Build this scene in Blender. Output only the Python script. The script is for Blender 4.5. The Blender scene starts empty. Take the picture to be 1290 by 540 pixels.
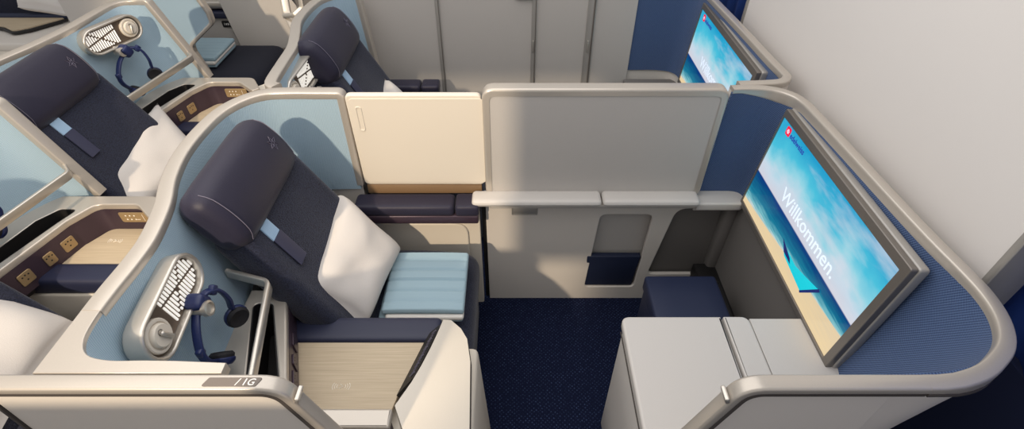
import bpy, math, random
from mathutils import Vector, Matrix
random.seed(7)
PI = math.pi
SC = bpy.context.scene
COL = SC.collection

# ------------------------------------------------------------ materials
def lin(c):
    return tuple(((x/255)/12.92 if x/255 <= .04045 else ((x/255+.055)/1.055)**2.4) for x in c) + (1,)

def nt(name):
    m = bpy.data.materials.new(name); m.use_nodes = True
    t = m.node_tree; b = t.nodes['Principled BSDF']
    return m, t, b

def plain(name, c, rough=.5, metal=0, bump=0, bscale=300, spec=.5, coat=0):
    m, t, b = nt(name)
    b.inputs['Base Color'].default_value = lin(c)
    b.inputs['Roughness'].default_value = rough
    b.inputs['Metallic'].default_value = metal
    b.inputs['Specular IOR Level'].default_value = spec
    b.inputs['Coat Weight'].default_value = coat
    tc = t.nodes.new('ShaderNodeTexCoord')
    n = t.nodes.new('ShaderNodeTexNoise'); n.inputs['Scale'].default_value = bscale; n.inputs['Detail'].default_value = 3
    t.links.new(tc.outputs['Object'], n.inputs['Vector'])
    # faint tonal variation so the surface is never dead flat
    mx = t.nodes.new('ShaderNodeMix'); mx.data_type = 'RGBA'; mx.inputs['Factor'].default_value = .04
    mx.blend_type = 'OVERLAY'
    mx.inputs['A'].default_value = lin(c)
    t.links.new(n.outputs['Fac'], mx.inputs['B']); t.links.new(mx.outputs['Result'], b.inputs['Base Color'])
    if bump:
        bp = t.nodes.new('ShaderNodeBump'); bp.inputs['Strength'].default_value = bump; bp.inputs['Distance'].default_value = .002
        t.links.new(n.outputs['Fac'], bp.inputs['Height']); t.links.new(bp.outputs['Normal'], b.inputs['Normal'])
    return m

def weave(name, c1, c2, scale, rough=.85, bump=.5, sheen=.3, rot=.0, soft=.5):
    """woven cloth: crossed bands of thread"""
    m, t, b = nt(name)
    tc = t.nodes.new('ShaderNodeTexCoord')
    mp = t.nodes.new('ShaderNodeMapping'); mp.inputs['Rotation'].default_value = (rot, rot*.6, rot)
    t.links.new(tc.outputs['Object'], mp.inputs['Vector'])
    def wave(d):
        w = t.nodes.new('ShaderNodeTexWave'); w.wave_type = 'BANDS'; w.bands_direction = d
        w.inputs['Scale'].default_value = scale; w.inputs['Distortion'].default_value = .6
        w.inputs['Detail'].default_value = 1
        t.links.new(mp.outputs['Vector'], w.inputs['Vector']); return w
    a = wave('Y'); z = wave('Z'); x = wave('X')
    m1 = t.nodes.new('ShaderNodeMath'); m1.operation = 'MULTIPLY'
    t.links.new(a.outputs['Fac'], m1.inputs[0]); t.links.new(z.outputs['Fac'], m1.inputs[1])
    m2 = t.nodes.new('ShaderNodeMath'); m2.operation = 'MULTIPLY_ADD'
    t.links.new(x.outputs['Fac'], m2.inputs[0]); m2.inputs[1].default_value = .5
    t.links.new(m1.outputs[0], m2.inputs[2])
    cr = t.nodes.new('ShaderNodeValToRGB')
    cr.color_ramp.elements[0].position = soft*.3; cr.color_ramp.elements[0].color = lin(c1)
    cr.color_ramp.elements[1].position = .9; cr.color_ramp.elements[1].color = lin(c2)
    t.links.new(m2.outputs[0], cr.inputs['Fac']); t.links.new(cr.outputs['Color'], b.inputs['Base Color'])
    bp = t.nodes.new('ShaderNodeBump'); bp.inputs['Strength'].default_value = bump; bp.inputs['Distance'].default_value = .0015
    t.links.new(m2.outputs[0], bp.inputs['Height']); t.links.new(bp.outputs['Normal'], b.inputs['Normal'])
    b.inputs['Roughness'].default_value = rough; b.inputs['Sheen Weight'].default_value = sheen
    b.inputs['Specular IOR Level'].default_value = .25
    return m

def pebbled(name, c1, c2, scale, rough=.8, bump=.6, sheen=.2, rand=1.0):
    """knitted or grained cloth: small voronoi cells"""
    m, t, b = nt(name)
    tc = t.nodes.new('ShaderNodeTexCoord')
    v = t.nodes.new('ShaderNodeTexVoronoi'); v.inputs['Scale'].default_value = scale; v.inputs['Randomness'].default_value = rand
    t.links.new(tc.outputs['Object'], v.inputs['Vector'])
    cr = t.nodes.new('ShaderNodeValToRGB')
    cr.color_ramp.elements[0].position = .05; cr.color_ramp.elements[0].color = lin(c2)
    cr.color_ramp.elements[1].position = .75; cr.color_ramp.elements[1].color = lin(c1)
    t.links.new(v.outputs['Distance'], cr.inputs['Fac']); t.links.new(cr.outputs['Color'], b.inputs['Base Color'])
    bp = t.nodes.new('ShaderNodeBump'); bp.inputs['Strength'].default_value = bump; bp.inputs['Distance'].default_value = .002
    bp.invert = True
    t.links.new(v.outputs['Distance'], bp.inputs['Height']); t.links.new(bp.outputs['Normal'], b.inputs['Normal'])
    b.inputs['Roughness'].default_value = rough; b.inputs['Sheen Weight'].default_value = sheen
    b.inputs['Specular IOR Level'].default_value = .25
    return m

def twill(name, c1, c2, pitch, bump=.8, rough=.85):
    """staggered basket weave laid out on the 'cloth' UV map (metres)"""
    m, t, b = nt(name)
    uv = t.nodes.new('ShaderNodeUVMap'); uv.uv_map = 'cloth'
    sx = t.nodes.new('ShaderNodeSeparateXYZ'); t.links.new(uv.outputs['UV'], sx.inputs[0])
    def M(op, a, b_=None, c=None):
        n = t.nodes.new('ShaderNodeMath'); n.operation = op
        for i, q in enumerate((a, b_, c)):
            if q is None: continue
            if isinstance(q, (int, float)): n.inputs[i].default_value = q
            else: t.links.new(q, n.inputs[i])
        return n.outputs[0]
    k = 2*math.pi/pitch
    U, V = sx.outputs[0], sx.outputs[1]
    a = M('SINE', M('MULTIPLY', M('ADD', U, M('MULTIPLY', V, .5)), k))
    c = M('SINE', M('MULTIPLY', V, k))
    f = M('MULTIPLY_ADD', M('MULTIPLY', a, c), .5, .5)
    n = t.nodes.new('ShaderNodeTexNoise'); n.inputs['Scale'].default_value = 900; t.links.new(uv.outputs['UV'], n.inputs['Vector'])
    f = M('ADD', f, M('MULTIPLY', M('SUBTRACT', n.outputs['Fac'], .5), .5))
    cr = t.nodes.new('ShaderNodeValToRGB')
    cr.color_ramp.elements[0].position = .15; cr.color_ramp.elements[0].color = lin(c1)
    cr.color_ramp.elements[1].position = .9; cr.color_ramp.elements[1].color = lin(c2)
    t.links.new(f, cr.inputs['Fac']); t.links.new(cr.outputs['Color'], b.inputs['Base Color'])
    bp = t.nodes.new('ShaderNodeBump'); bp.inputs['Strength'].default_value = bump; bp.inputs['Distance'].default_value = .0015
    t.links.new(f, bp.inputs['Height']); t.links.new(bp.outputs['Normal'], b.inputs['Normal'])
    b.inputs['Roughness'].default_value = rough; b.inputs['Sheen Weight'].default_value = .1
    b.inputs['Specular IOR Level'].default_value = .25
    return m

def carpet_mat():
    m, t, b = nt('carpet')
    tc = t.nodes.new('ShaderNodeTexCoord')
    mp = t.nodes.new('ShaderNodeMapping'); mp.inputs['Rotation'].default_value = (0, 0, .785)
    t.links.new(tc.outputs['Object'], mp.inputs['Vector'])
    v = t.nodes.new('ShaderNodeTexVoronoi'); v.inputs['Scale'].default_value = 75; v.inputs['Randomness'].default_value = .25
    t.links.new(mp.outputs['Vector'], v.inputs['Vector'])
    cr = t.nodes.new('ShaderNodeValToRGB'); e = cr.color_ramp.elements
    e[0].position = .12; e[0].color = lin((60, 74, 108)); e[1].position = .34; e[1].color = lin((20, 26, 50))
    t.links.new(v.outputs['Distance'], cr.inputs['Fac'])
    n = t.nodes.new('ShaderNodeTexNoise'); n.inputs['Scale'].default_value = 160
    t.links.new(tc.outputs['Object'], n.inputs['Vector'])
    cn = t.nodes.new('ShaderNodeValToRGB'); cn.color_ramp.elements[0].position = .42; cn.color_ramp.elements[1].position = .6
    t.links.new(n.outputs['Fac'], cn.inputs['Fac'])
    mx = t.nodes.new('ShaderNodeMix'); mx.data_type = 'RGBA'; mx.inputs['B'].default_value = lin((20, 26, 50))
    t.links.new(cn.outputs['Color'], mx.inputs['Factor']); t.links.new(cr.outputs['Color'], mx.inputs['A'])
    t.links.new(mx.outputs['Result'], b.inputs['Base Color'])
    bp = t.nodes.new('ShaderNodeBump'); bp.inputs['Strength'].default_value = .8; bp.inputs['Distance'].default_value = .004
    t.links.new(n.outputs['Fac'], bp.inputs['Height']); t.links.new(bp.outputs['Normal'], b.inputs['Normal'])
    b.inputs['Roughness'].default_value = .95; b.inputs['Specular IOR Level'].default_value = .1
    return m

def wood_mat():
    m, t, b = nt('pale_oak')
    tc = t.nodes.new('ShaderNodeTexCoord')
    mp = t.nodes.new('ShaderNodeMapping'); mp.inputs['Scale'].default_value = (4, 160, 20)
    t.links.new(tc.outputs['Object'], mp.inputs['Vector'])
    n = t.nodes.new('ShaderNodeTexNoise'); n.inputs['Scale'].default_value = 1.4; n.inputs['Detail'].default_value = 6
    t.links.new(mp.outputs['Vector'], n.inputs['Vector'])
    cr = t.nodes.new('ShaderNodeValToRGB'); e = cr.color_ramp.elements
    e[0].position = .25; e[0].color = lin((176, 158, 132)); e[1].position = .75; e[1].color = lin((202, 185, 158))
    t.links.new(n.outputs['Fac'], cr.inputs['Fac']); t.links.new(cr.outputs['Color'], b.inputs['Base Color'])
    b.inputs['Roughness'].default_value = .5
    return m

def brushed(name, c, rough=.35):
    m, t, b = nt(name)
    tc = t.nodes.new('ShaderNodeTexCoord')
    n = t.nodes.new('ShaderNodeTexNoise'); n.inputs['Scale'].default_value = 9; n.inputs['Detail'].default_value = 2
    t.links.new(tc.outputs['Object'], n.inputs['Vector'])
    mr = t.nodes.new('ShaderNodeMapRange'); mr.inputs['To Min'].default_value = rough-.06; mr.inputs['To Max'].default_value = rough+.08
    t.links.new(n.outputs['Fac'], mr.inputs['Value']); t.links.new(mr.outputs['Result'], b.inputs['Roughness'])
    b.inputs['Base Color'].default_value = lin(c); b.inputs['Metallic'].default_value = .75
    return m

def screen_mat():
    """the beach picture shown by the screens, in metres from the lower viewer-left corner of the panel (UV map)"""
    m, t, b = nt('screen_picture')
    t.nodes.remove(b)
    uv = t.nodes.new('ShaderNodeUVMap'); uv.uv_map = 'pic'
    sx = t.nodes.new('ShaderNodeSeparateXYZ'); t.links.new(uv.outputs['UV'], sx.inputs[0])
    def M(op, a, b_=None, c=None):
        n = t.nodes.new('ShaderNodeMath'); n.operation = op
        for i, q in enumerate((a, b_, c)):
            if q is None: continue
            if isinstance(q, (int, float)): n.inputs[i].default_value = q
            else: t.links.new(q, n.inputs[i])
        return n.outputs[0]
    def ramp(f, stops):
        r = t.nodes.new('ShaderNodeValToRGB'); e = r.color_ramp.elements
        while len(e) < len(stops): e.new(.5)
        for k, (p, c) in enumerate(stops): e[k].position = p; e[k].color = lin(c)
        t.links.new(f, r.inputs['Fac']); return r.outputs['Color']
    def mix(f, a, b_):
        n = t.nodes.new('ShaderNodeMix'); n.data_type = 'RGBA'
        t.links.new(f, n.inputs['Factor']); t.links.new(a, n.inputs['A']); t.links.new(b_, n.inputs['B']); return n.outputs['Result']
    def noise(sc, scale, det=4):
        mp = t.nodes.new('ShaderNodeMapping'); mp.inputs['Scale'].default_value = sc
        t.links.new(uv.outputs['UV'], mp.inputs['Vector'])
        n = t.nodes.new('ShaderNodeTexNoise'); n.inputs['Scale'].default_value = scale; n.inputs['Detail'].default_value = det
        t.links.new(mp.outputs['Vector'], n.inputs['Vector']); return n.outputs['Fac']
    U, V = sx.outputs[0], sx.outputs[1]
    n1 = noise((1.6, 1, 1), 2.2)
    n2 = noise((1, 5, 1), 8)
    # sky
    sky_f = M('ADD', M('MULTIPLY', M('SUBTRACT', V, .40), 1.66), M('MULTIPLY', M('SUBTRACT', n1, .5), .9))
    sky = ramp(sky_f, [(0, (214, 214, 226)), (.22, (205, 222, 236)), (.42, (150, 216, 232)), (.62, (76, 196, 224)), (1, (30, 160, 208))])
    cl = ramp(M('ADD', noise((1.2, 2.4, 1), 2.0, 5), M('MULTIPLY', U, .17)), [(.60, (0, 0, 0)), (.78, (200, 200, 200))])
    white = t.nodes.new('ShaderNodeRGB'); white.outputs[0].default_value = lin((226, 228, 236))
    sky = mix(cl, sky, white.outputs[0])
    # shore line rises to the right; sea from deep at the horizon to turquoise and foam
    shore = M('MULTIPLY_ADD', U, .19, .06)
    shore = M('ADD', shore, M('MULTIPLY', M('SUBTRACT', n1, .5), .04))
    sf = M('DIVIDE', M('SUBTRACT', V, shore), M('SUBTRACT', .395, shore))
    sf2 = M('ADD', sf, M('MULTIPLY', M('SUBTRACT', n2, .5), .5))
    sea = ramp(sf2, [(0, (196, 214, 214)), (.12, (120, 190, 200)), (.35, (30, 128, 158)), (.6, (18, 100, 140)), (.85, (14, 76, 130)), (1, (10, 56, 128))])
    sand = ramp(M('ADD', M('MULTIPLY', n2, .5), V), [(.2, (240, 214, 168)), (.6, (226, 206, 172))])
    low = mix(M('GREATER_THAN', V, shore), sand, sea)
    hor = t.nodes.new('ShaderNodeMapRange'); hor.inputs['From Min'].default_value = .388; hor.inputs['From Max'].default_value = .40
    t.links.new(V, hor.inputs['Value'])
    allc = mix(hor.outputs['Result'], low, sky)
    em = t.nodes.new('ShaderNodeEmission'); em.inputs['Strength'].default_value = .95
    t.links.new(allc, em.inputs['Color'])
    gl = t.nodes.new('ShaderNodeBsdfGlossy'); gl.inputs['Roughness'].default_value = .12; gl.inputs['Color'].default_value = (.04, .04, .04, 1)
    ad = t.nodes.new('ShaderNodeAddShader'); t.links.new(em.outputs[0], ad.inputs[0]); t.links.new(gl.outputs[0], ad.inputs[1])
    t.links.new(ad.outputs[0], t.nodes['Material Output'].inputs['Surface'])
    return m

def emit(name, c, s):
    m, t, b = nt(name)
    b.inputs['Base Color'].default_value = lin(c)
    b.inputs['Emission Color'].default_value = lin(c); b.inputs['Emission Strength'].default_value = s
    return m

CREAM = plain('cream_laminate', (219, 210, 196), .42)
WARM = plain('warm_grey_laminate', (214, 207, 199), .45)
GREY = plain('light_grey_laminate', (186, 181, 176), .5)
PALE = plain('pale_cabinet_laminate', (202, 197, 192), .42)
RIM = brushed('champagne_metal', (198, 192, 184), .38)
RIMP = plain('satin_champagne_lacquer', (190, 182, 172), .32, metal=.4)
CHROME = plain('satin_chrome', (200, 194, 185), .3, metal=.7)
DARKMET = plain('dark_bezel_metal', (128, 122, 116), .38, metal=.5)
BEZTOP = plain('grey_bezel_metal', (168, 164, 159), .4, metal=.35)
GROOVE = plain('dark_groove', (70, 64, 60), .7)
BLACK = plain('black_lining', (26, 24, 25), .6)
DGREY = plain('charcoal_lining', (112, 108, 105), .7)
LBLUE = twill('light_blue_fabric', (138, 165, 184), (174, 194, 206), .0062, .5)
MBLUE = twill('denim_blue_fabric', (36, 54, 94), (96, 120, 160), .0072, .9)
KNIT = pebbled('navy_knit', (26, 29, 45), (47, 52, 74), 240)
LEATHER = pebbled('aubergine_leather', (40, 38, 54), (47, 45, 62), 700, rough=.42, bump=.15, sheen=.05)
PURPLE = plain('aubergine_lacquer', (68, 54, 66), .32, metal=.3)
NAVY = plain('navy_leather', (36, 40, 64), .5, bump=.15, bscale=600)
NAVYD = plain('navy_pad', (24, 33, 60), .62, bump=.2, bscale=500)
STRAP = weave('sky_blue_strap', (150, 182, 212), (172, 200, 226), 160, bump=.2)
FLAP = plain('flap_leather', (54, 56, 80), .5, bump=.2, bscale=600)
PILLOW = plain('white_cotton', (212, 206, 201), .9, bump=.25, bscale=260, spec=.2)
BLANKET = plain('powder_blue_quilt', (152, 176, 188), .85, bump=.3, bscale=400, spec=.2)
BLWHITE = plain('white_quilt_lining', (224, 220, 214), .85, bump=.2, bscale=400, spec=.2)
WOOD = wood_mat()
BRONZE = plain('bronze_plate', (172, 148, 112), .35, metal=.5)
BRONZED = plain('dark_bronze_plate', (110, 96, 84), .35, metal=.5)
CARPET = carpet_mat()
WALLW = plain('white_wall', (236, 231, 227), .6)
CURT = plain('royal_blue_cloth', (54, 94, 186), .7)
NAVYLOW = plain('navy_wall_carpet', (18, 28, 62), .9)
SCREEN = screen_mat()
TXTW = emit('screen_text_white', (200, 212, 228), .9)
TXTB = emit('screen_text_blue', (30, 56, 140), .9)
TXTR = emit('screen_logo_red', (206, 26, 60), .9)
BOATM = emit('screen_boat_turquoise', (20, 176, 190), .9)
BOATD = emit('screen_boat_navy', (22, 34, 92), .9)
SLIT = emit('lamp_slit_white', (250, 246, 238), .55)
SIGNP = plain('taupe_sign', (112, 102, 94), .45)
SIGNT = plain('sign_white', (236, 234, 230), .5)
MARK = plain('pale_print', (246, 240, 228), .5)
HPBLUE = plain('navy_plastic', (26, 38, 84), .4)
HPBLACK = plain('black_foam', (28, 27, 32), .75, bump=.4, bscale=500)
STAR = plain('embossed_thread', (92, 88, 106), .6)
STITCH = plain('grey_thread', (110, 106, 122), .7)
OTTO = plain('navy_ottoman_leather', (30, 39, 68), .55, bump=.2, bscale=400)

# ------------------------------------------------------------ geometry helpers: every shape is a (verts, faces) pair
def J(*gs):
    V, Fc = [], []
    for v, f in gs:
        o = len(V); V += [tuple(p) for p in v]; Fc += [tuple(i+o for i in q) for q in f]
    return V, Fc

def xf(g, M):
    return [tuple(M @ Vector(p)) for p in g[0]], g[1]

def mesh(g, smooth=35):
    me = bpy.data.meshes.new('m'); me.from_pydata([tuple(p) for p in g[0]], [], g[1]); me.update()
    import bmesh
    bm = bmesh.new(); bm.from_mesh(me); bmesh.ops.recalc_face_normals(bm, faces=bm.faces); bm.to_mesh(me); bm.free()
    if smooth:
        me.shade_smooth(); me.set_sharp_from_angle(angle=math.radians(smooth))
    return me

def rbox(c, s, r, n=10, fn=None, rot=None, ex=None):
    """rounded box; fn deforms the unit coordinates afterwards"""
    hx, hy, hz = s[0]/2, s[1]/2, s[2]/2
    r = min(r, hx, hy, hz)
    V, Fc, idx = [], [], {}
    nn = (n, n, n) if isinstance(n, int) else n
    def tt(i, m, h):
        # concentrate samples at the rounded edges
        k = max(2, m//3)
        if i <= k: return -h + r*(1-math.cos(PI/2*i/k)) if r > 0 else -h+2*h*i/m
        if i >= m-k: return h - r*(1-math.cos(PI/2*(m-i)/k)) if r > 0 else -h+2*h*i/m
        return -h+r + (2*h-2*r)*(i-k)/(m-2*k)
    def vid(i, j, k):
        key = (i, j, k)
        if key in idx: return idx[key]
        p = Vector((tt(i, nn[0], hx), tt(j, nn[1], hy), tt(k, nn[2], hz)))
        q = Vector((max(-hx+r, min(hx-r, p.x)), max(-hy+r, min(hy-r, p.y)), max(-hz+r, min(hz-r, p.z))))
        d = p-q
        if d.length > 1e-9 and r > 0: p = q + d.normalized()*r
        idx[key] = len(V); V.append(p); return idx[key]
    a, b, c_ = nn
    for i in range(a):
        for j in range(b):
            Fc.append((vid(i,j,0), vid(i,j+1,0), vid(i+1,j+1,0), vid(i+1,j,0)))
            Fc.append((vid(i,j,c_), vid(i+1,j,c_), vid(i+1,j+1,c_), vid(i,j+1,c_)))
    for i in range(a):
        for k in range(c_):
            Fc.append((vid(i,0,k), vid(i+1,0,k), vid(i+1,0,k+1), vid(i,0,k+1)))
            Fc.append((vid(i,b,k), vid(i,b,k+1), vid(i+1,b,k+1), vid(i+1,b,k)))
    for j in range(b):
        for k in range(c_):
            Fc.append((vid(0,j,k), vid(0,j,k+1), vid(0,j+1,k+1), vid(0,j+1,k)))
            Fc.append((vid(a,j,k), vid(a,j+1,k), vid(a,j+1,k+1), vid(a,j,k+1)))
    out = []
    R = rot if rot is not None else Matrix.Identity(3)
    for p in V:
        if fn: p = Vector(fn(p.x, p.y, p.z))
        out.append(tuple(R @ p + Vector(c)))
    return out, Fc

def ry(a): return Matrix.Rotation(math.radians(a), 3, 'Y')
def rz(a): return Matrix.Rotation(math.radians(a), 3, 'Z')
def rx(a): return Matrix.Rotation(math.radians(a), 3, 'X')

def roundpath(pts, rad, n=6, closed=False):
    """round the corners of a 2D or 3D polyline; rad a number or one per point"""
    P_ = [Vector(p) for p in pts]; N = len(P_); out = []
    for i, p in enumerate(P_):
        r = rad[i] if isinstance(rad, (list, tuple)) else rad
        if (not closed and i in (0, N-1)) or r <= 0: out.append(p); continue
        a, b = P_[(i-1) % N]-p, P_[(i+1) % N]-p
        la, lb = a.length, b.length
        an = a.angle(b, PI)
        if an > PI-.02: out.append(p); continue
        d = min(r/math.tan(an/2), la*.48, lb*.48)
        A, B = p+a.normalized()*d, p+b.normalized()*d
        for k in range(n+1):
            u = k/n
            out.append(A*(1-u)**2+p*2*u*(1-u)+B*u*u)
    return [tuple(p) for p in out]

def spline(pts, n=6):
    """Catmull-Rom through the points"""
    P_ = [Vector(p) for p in pts]; P_ = [P_[0]*2-P_[1]]+P_+[P_[-1]*2-P_[-2]]
    out = []
    for i in range(1, len(P_)-2):
        a, b, c, d = P_[i-1:i+3]
        for k in range(n):
            t = k/n
            out.append(.5*((2*b)+(c-a)*t+(2*a-5*b+4*c-d)*t*t+(3*b-a-3*c+d)*t**3))
    out.append(P_[-2]); return [tuple(p) for p in out]

def sweep(path, prof, up=(0, 0, 1), cap=True, closed=False, hs=None):
    """sweep a closed 2D profile (side, up) along a 3D path with parallel transport"""
    P_ = [Vector(p) for p in path]; N = len(P_)
    T = []
    for i in range(N):
        if closed: d = P_[(i+1) % N]-P_[i-1]
        else: d = P_[min(N-1, i+1)]-P_[max(0, i-1)]
        T.append(d.normalized())
    u = Vector(up); u = (u-T[0]*u.dot(T[0])).normalized()
    V, Fc = [], []; m = len(prof)
    for i in range(N):
        if i: 
            q = T[i-1].rotation_difference(T[i]); u = (q @ u); u = (u-T[i]*u.dot(T[i])).normalized()
        s = T[i].cross(u)
        for a, b in prof:
            if hs:
                tp_ = max(q[1] for q in prof); b = tp_-(tp_-b)*hs[i]
            V.append(tuple(P_[i]+s*a+u*b))
    for i in range(N if closed else N-1):
        j = (i+1) % N
        for k in range(m):
            l = (k+1) % m
            Fc.append((i*m+k, i*m+l, j*m+l, j*m+k))
    if cap and not closed:
        Fc.append(tuple(range(m))); Fc.append(tuple((N-1)*m+k for k in reversed(range(m))))
    return V, Fc

def rprof(w, h, r, n=3):
    out = []
    for cx, cy, a0 in ((w/2-r, h/2-r, 0), (-w/2+r, h/2-r, 90), (-w/2+r, -h/2+r, 180), (w/2-r, -h/2+r, 270)):
        for k in range(n+1):
            a = math.radians(a0+90*k/n); out.append((cx+r*math.cos(a), cy+r*math.sin(a)))
    return out

def circ(r, n=10): return [(r*math.cos(2*PI*k/n), r*math.sin(2*PI*k/n)) for k in range(n)]
def tube(path, r, n=10, up=(0, 0, 1)): 
    d = (Vector(path[1])-Vector(path[0])).normalized()
    if abs(d.dot(Vector(up))) > .95: up = (1, 0, 0)
    return sweep(path, circ(r, n), up)

def grid(rows, close=False):
    V = [tuple(p) for r in rows for p in r]; m = len(rows[0]); Fc = []
    for i in range(len(rows)-1):
        for k in range(m if close else m-1):
            l = (k+1) % m
            Fc.append((i*m+k, i*m+l, (i+1)*m+l, (i+1)*m+k))
    return V, Fc

def slab(rowsA, rowsB):
    """closed solid between two equal grids"""
    a = grid(rowsA); b = grid(rowsB); n = len(rowsA); m = len(rowsA[0]); o = n*m
    V = a[0]+b[0]; Fc = list(a[1])+[tuple(i+o for i in reversed(f)) for f in b[1]]
    for k in range(m-1):
        Fc.append((k, k+1, o+k+1, o+k)); z = (n-1)*m
        Fc.append((z+k+1, z+k, o+z+k, o+z+k+1))
    for i in range(n-1):
        Fc.append((i*m, (i+1)*m, o+(i+1)*m, o+i*m)); q = m-1
        Fc.append(((i+1)*m+q, i*m+q, o+i*m+q, o+(i+1)*m+q))
    return V, Fc

def plate(outer, holes=(), thick=.02, bevel=.003, O=(0, 0, 0), U=(1, 0, 0), Vv=(0, 1, 0), res=2):
    """flat rounded plate with holes; O is the mid plane origin, U/Vv the in-plane axes"""
    cu = bpy.data.curves.new('c', 'CURVE'); cu.dimensions = '2D'; cu.fill_mode = 'BOTH'
    for pl in [outer]+list(holes):
        s = cu.splines.new('POLY'); s.points.add(len(pl)-1); s.use_cyclic_u = True
        for k, p in enumerate(pl): s.points[k].co = (p[0], p[1], 0, 1)
    cu.extrude = max(0, thick/2-bevel); cu.bevel_depth = bevel; cu.bevel_resolution = res; cu.offset = -bevel
    ob = bpy.data.objects.new('c', cu); COL.objects.link(ob)
    dg = bpy.context.evaluated_depsgraph_get(); me = bpy.data.meshes.new_from_object(ob.evaluated_get(dg))
    U, Vv = Vector(U), Vector(Vv); Nn = U.cross(Vv); O = Vector(O)
    V = [tuple(O+U*v.co.x+Vv*v.co.y+Nn*v.co.z) for v in me.vertices]
    Fc = [tuple(p.vertices) for p in me.polygons]
    bpy.data.objects.remove(ob); bpy.data.curves.remove(cu); bpy.data.meshes.remove(me)
    return V, Fc

def text(body, size, O, U, Vv, thick=.0006, align='LEFT', shear=0, bold=0):
    cu = bpy.data.curves.new('t', 'FONT'); cu.body = body; cu.size = size; cu.extrude = thick; cu.align_x = align
    cu.shear = shear; cu.offset = bold; cu.resolution_u = 3
    ob = bpy.data.objects.new('t', cu); COL.objects.link(ob)
    dg = bpy.context.evaluated_depsgraph_get(); me = bpy.data.meshes.new_from_object(ob.evaluated_get(dg))
    U, Vv = Vector(U), Vector(Vv); Nn = U.cross(Vv); O = Vector(O)
    V = [tuple(O+U*v.co.x+Vv*v.co.y+Nn*v.co.z) for v in me.vertices]
    Fc = [tuple(p.vertices) for p in me.polygons]
    bpy.data.objects.remove(ob); bpy.data.curves.remove(cu); bpy.data.meshes.remove(me)
    return V, Fc

def rect(x0, y0, x1, y1, r=.01, n=5):
    return roundpath([(x0, y0), (x1, y0), (x1, y1), (x0, y1)], r, n, True)

def lathe(prof, O, ax=(0, 0, 1), n=24):
    ax = Vector(ax).normalized(); a = ax.orthogonal().normalized(); b = ax.cross(a); O = Vector(O)
    rows = [[tuple(O+ax*h+(a*math.cos(2*PI*k/n)+b*math.sin(2*PI*k/n))*r) for k in range(n)] for r, h in prof]
    V, Fc = grid(rows, True)
    Fc = list(Fc)+[tuple(range(n)), tuple((len(prof)-1)*n+k for k in range(n))]
    return V, Fc

# ------------------------------------------------------------ things and parts
BASE = {}
def thing(name, label, cat, base, group=None):
    o = bpy.data.objects.new(name, None); COL.objects.link(o); o.location = base
    o.empty_display_size = .05
    o['label'] = label; o['category'] = cat
    if group: o['group'] = group
    BASE[o.name] = Vector(base)
    return o

def root_of(o):
    while o.parent: o = o.parent
    return o

def part(name, g, mat, parent, label=None, smooth=35, uv=None):
    b = BASE[root_of(parent).name]
    me = mesh(([tuple(Vector(p)-b) for p in g[0]], g[1]), smooth); me.name = name
    me.materials.append(mat)
    if uv:
        L = me.uv_layers.new(name='cloth')
        for lp_ in me.loops: L.data[lp_.index].uv = uv[lp_.vertex_index]
    o = bpy.data.objects.new(name, me); COL.objects.link(o); o.parent = parent
    if label: o['label'] = label
    return o

def solo(name, g, mat, label, cat, group=None, smooth=35):
    c = sum((Vector(p) for p in g[0]), Vector())/len(g[0]); c.z = min(p[2] for p in g[0])
    me = mesh(([tuple(Vector(p)-c) for p in g[0]], g[1]), smooth); me.name = name
    me.materials.append(mat)
    o = bpy.data.objects.new(name, me); COL.objects.link(o); o.location = c
    o['label'] = label; o['category'] = cat
    if group: o['group'] = group
    return o

def struct(name, g, mat, smooth=35):
    me = mesh(g, smooth); me.name = name; me.materials.append(mat)
    o = bpy.data.objects.new(name, me); COL.objects.link(o); o['kind'] = 'structure'
    return o

def copy_tree(o, parent=None):
    c = o.copy(); COL.objects.link(c)
    if parent: c.parent = parent
    for ch in list(o.children): copy_tree(ch, c)
    return c

# suites: geometry is drawn for the nearest suite and moved or mirrored to the others
Y0 = 1.335
S_1G = (0, Y0, 1); S_1D = (.0, 2.40, 1); S_2A = (-1.09, 1.96, -1); S_2B = (-1.09, .905, -1)
def place(o, S, d=(0, 0, 0), rot=0):
    b = BASE[o.name.split('.')[0]] if o.name not in BASE else BASE[o.name]
    o.location = (b.x+S[0]+d[0], S[1]+S[2]*(b.y-Y0)+d[1], b.z+d[2]); o.scale = (1, S[2], 1)
    o.rotation_euler.z = rot
    return o
def again(o, S, label, d=(0, 0, 0), rot=0):
    c = copy_tree(o); BASE[c.name] = BASE[o.name]
    c['label'] = label; place(c, S, d, rot); return c

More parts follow.
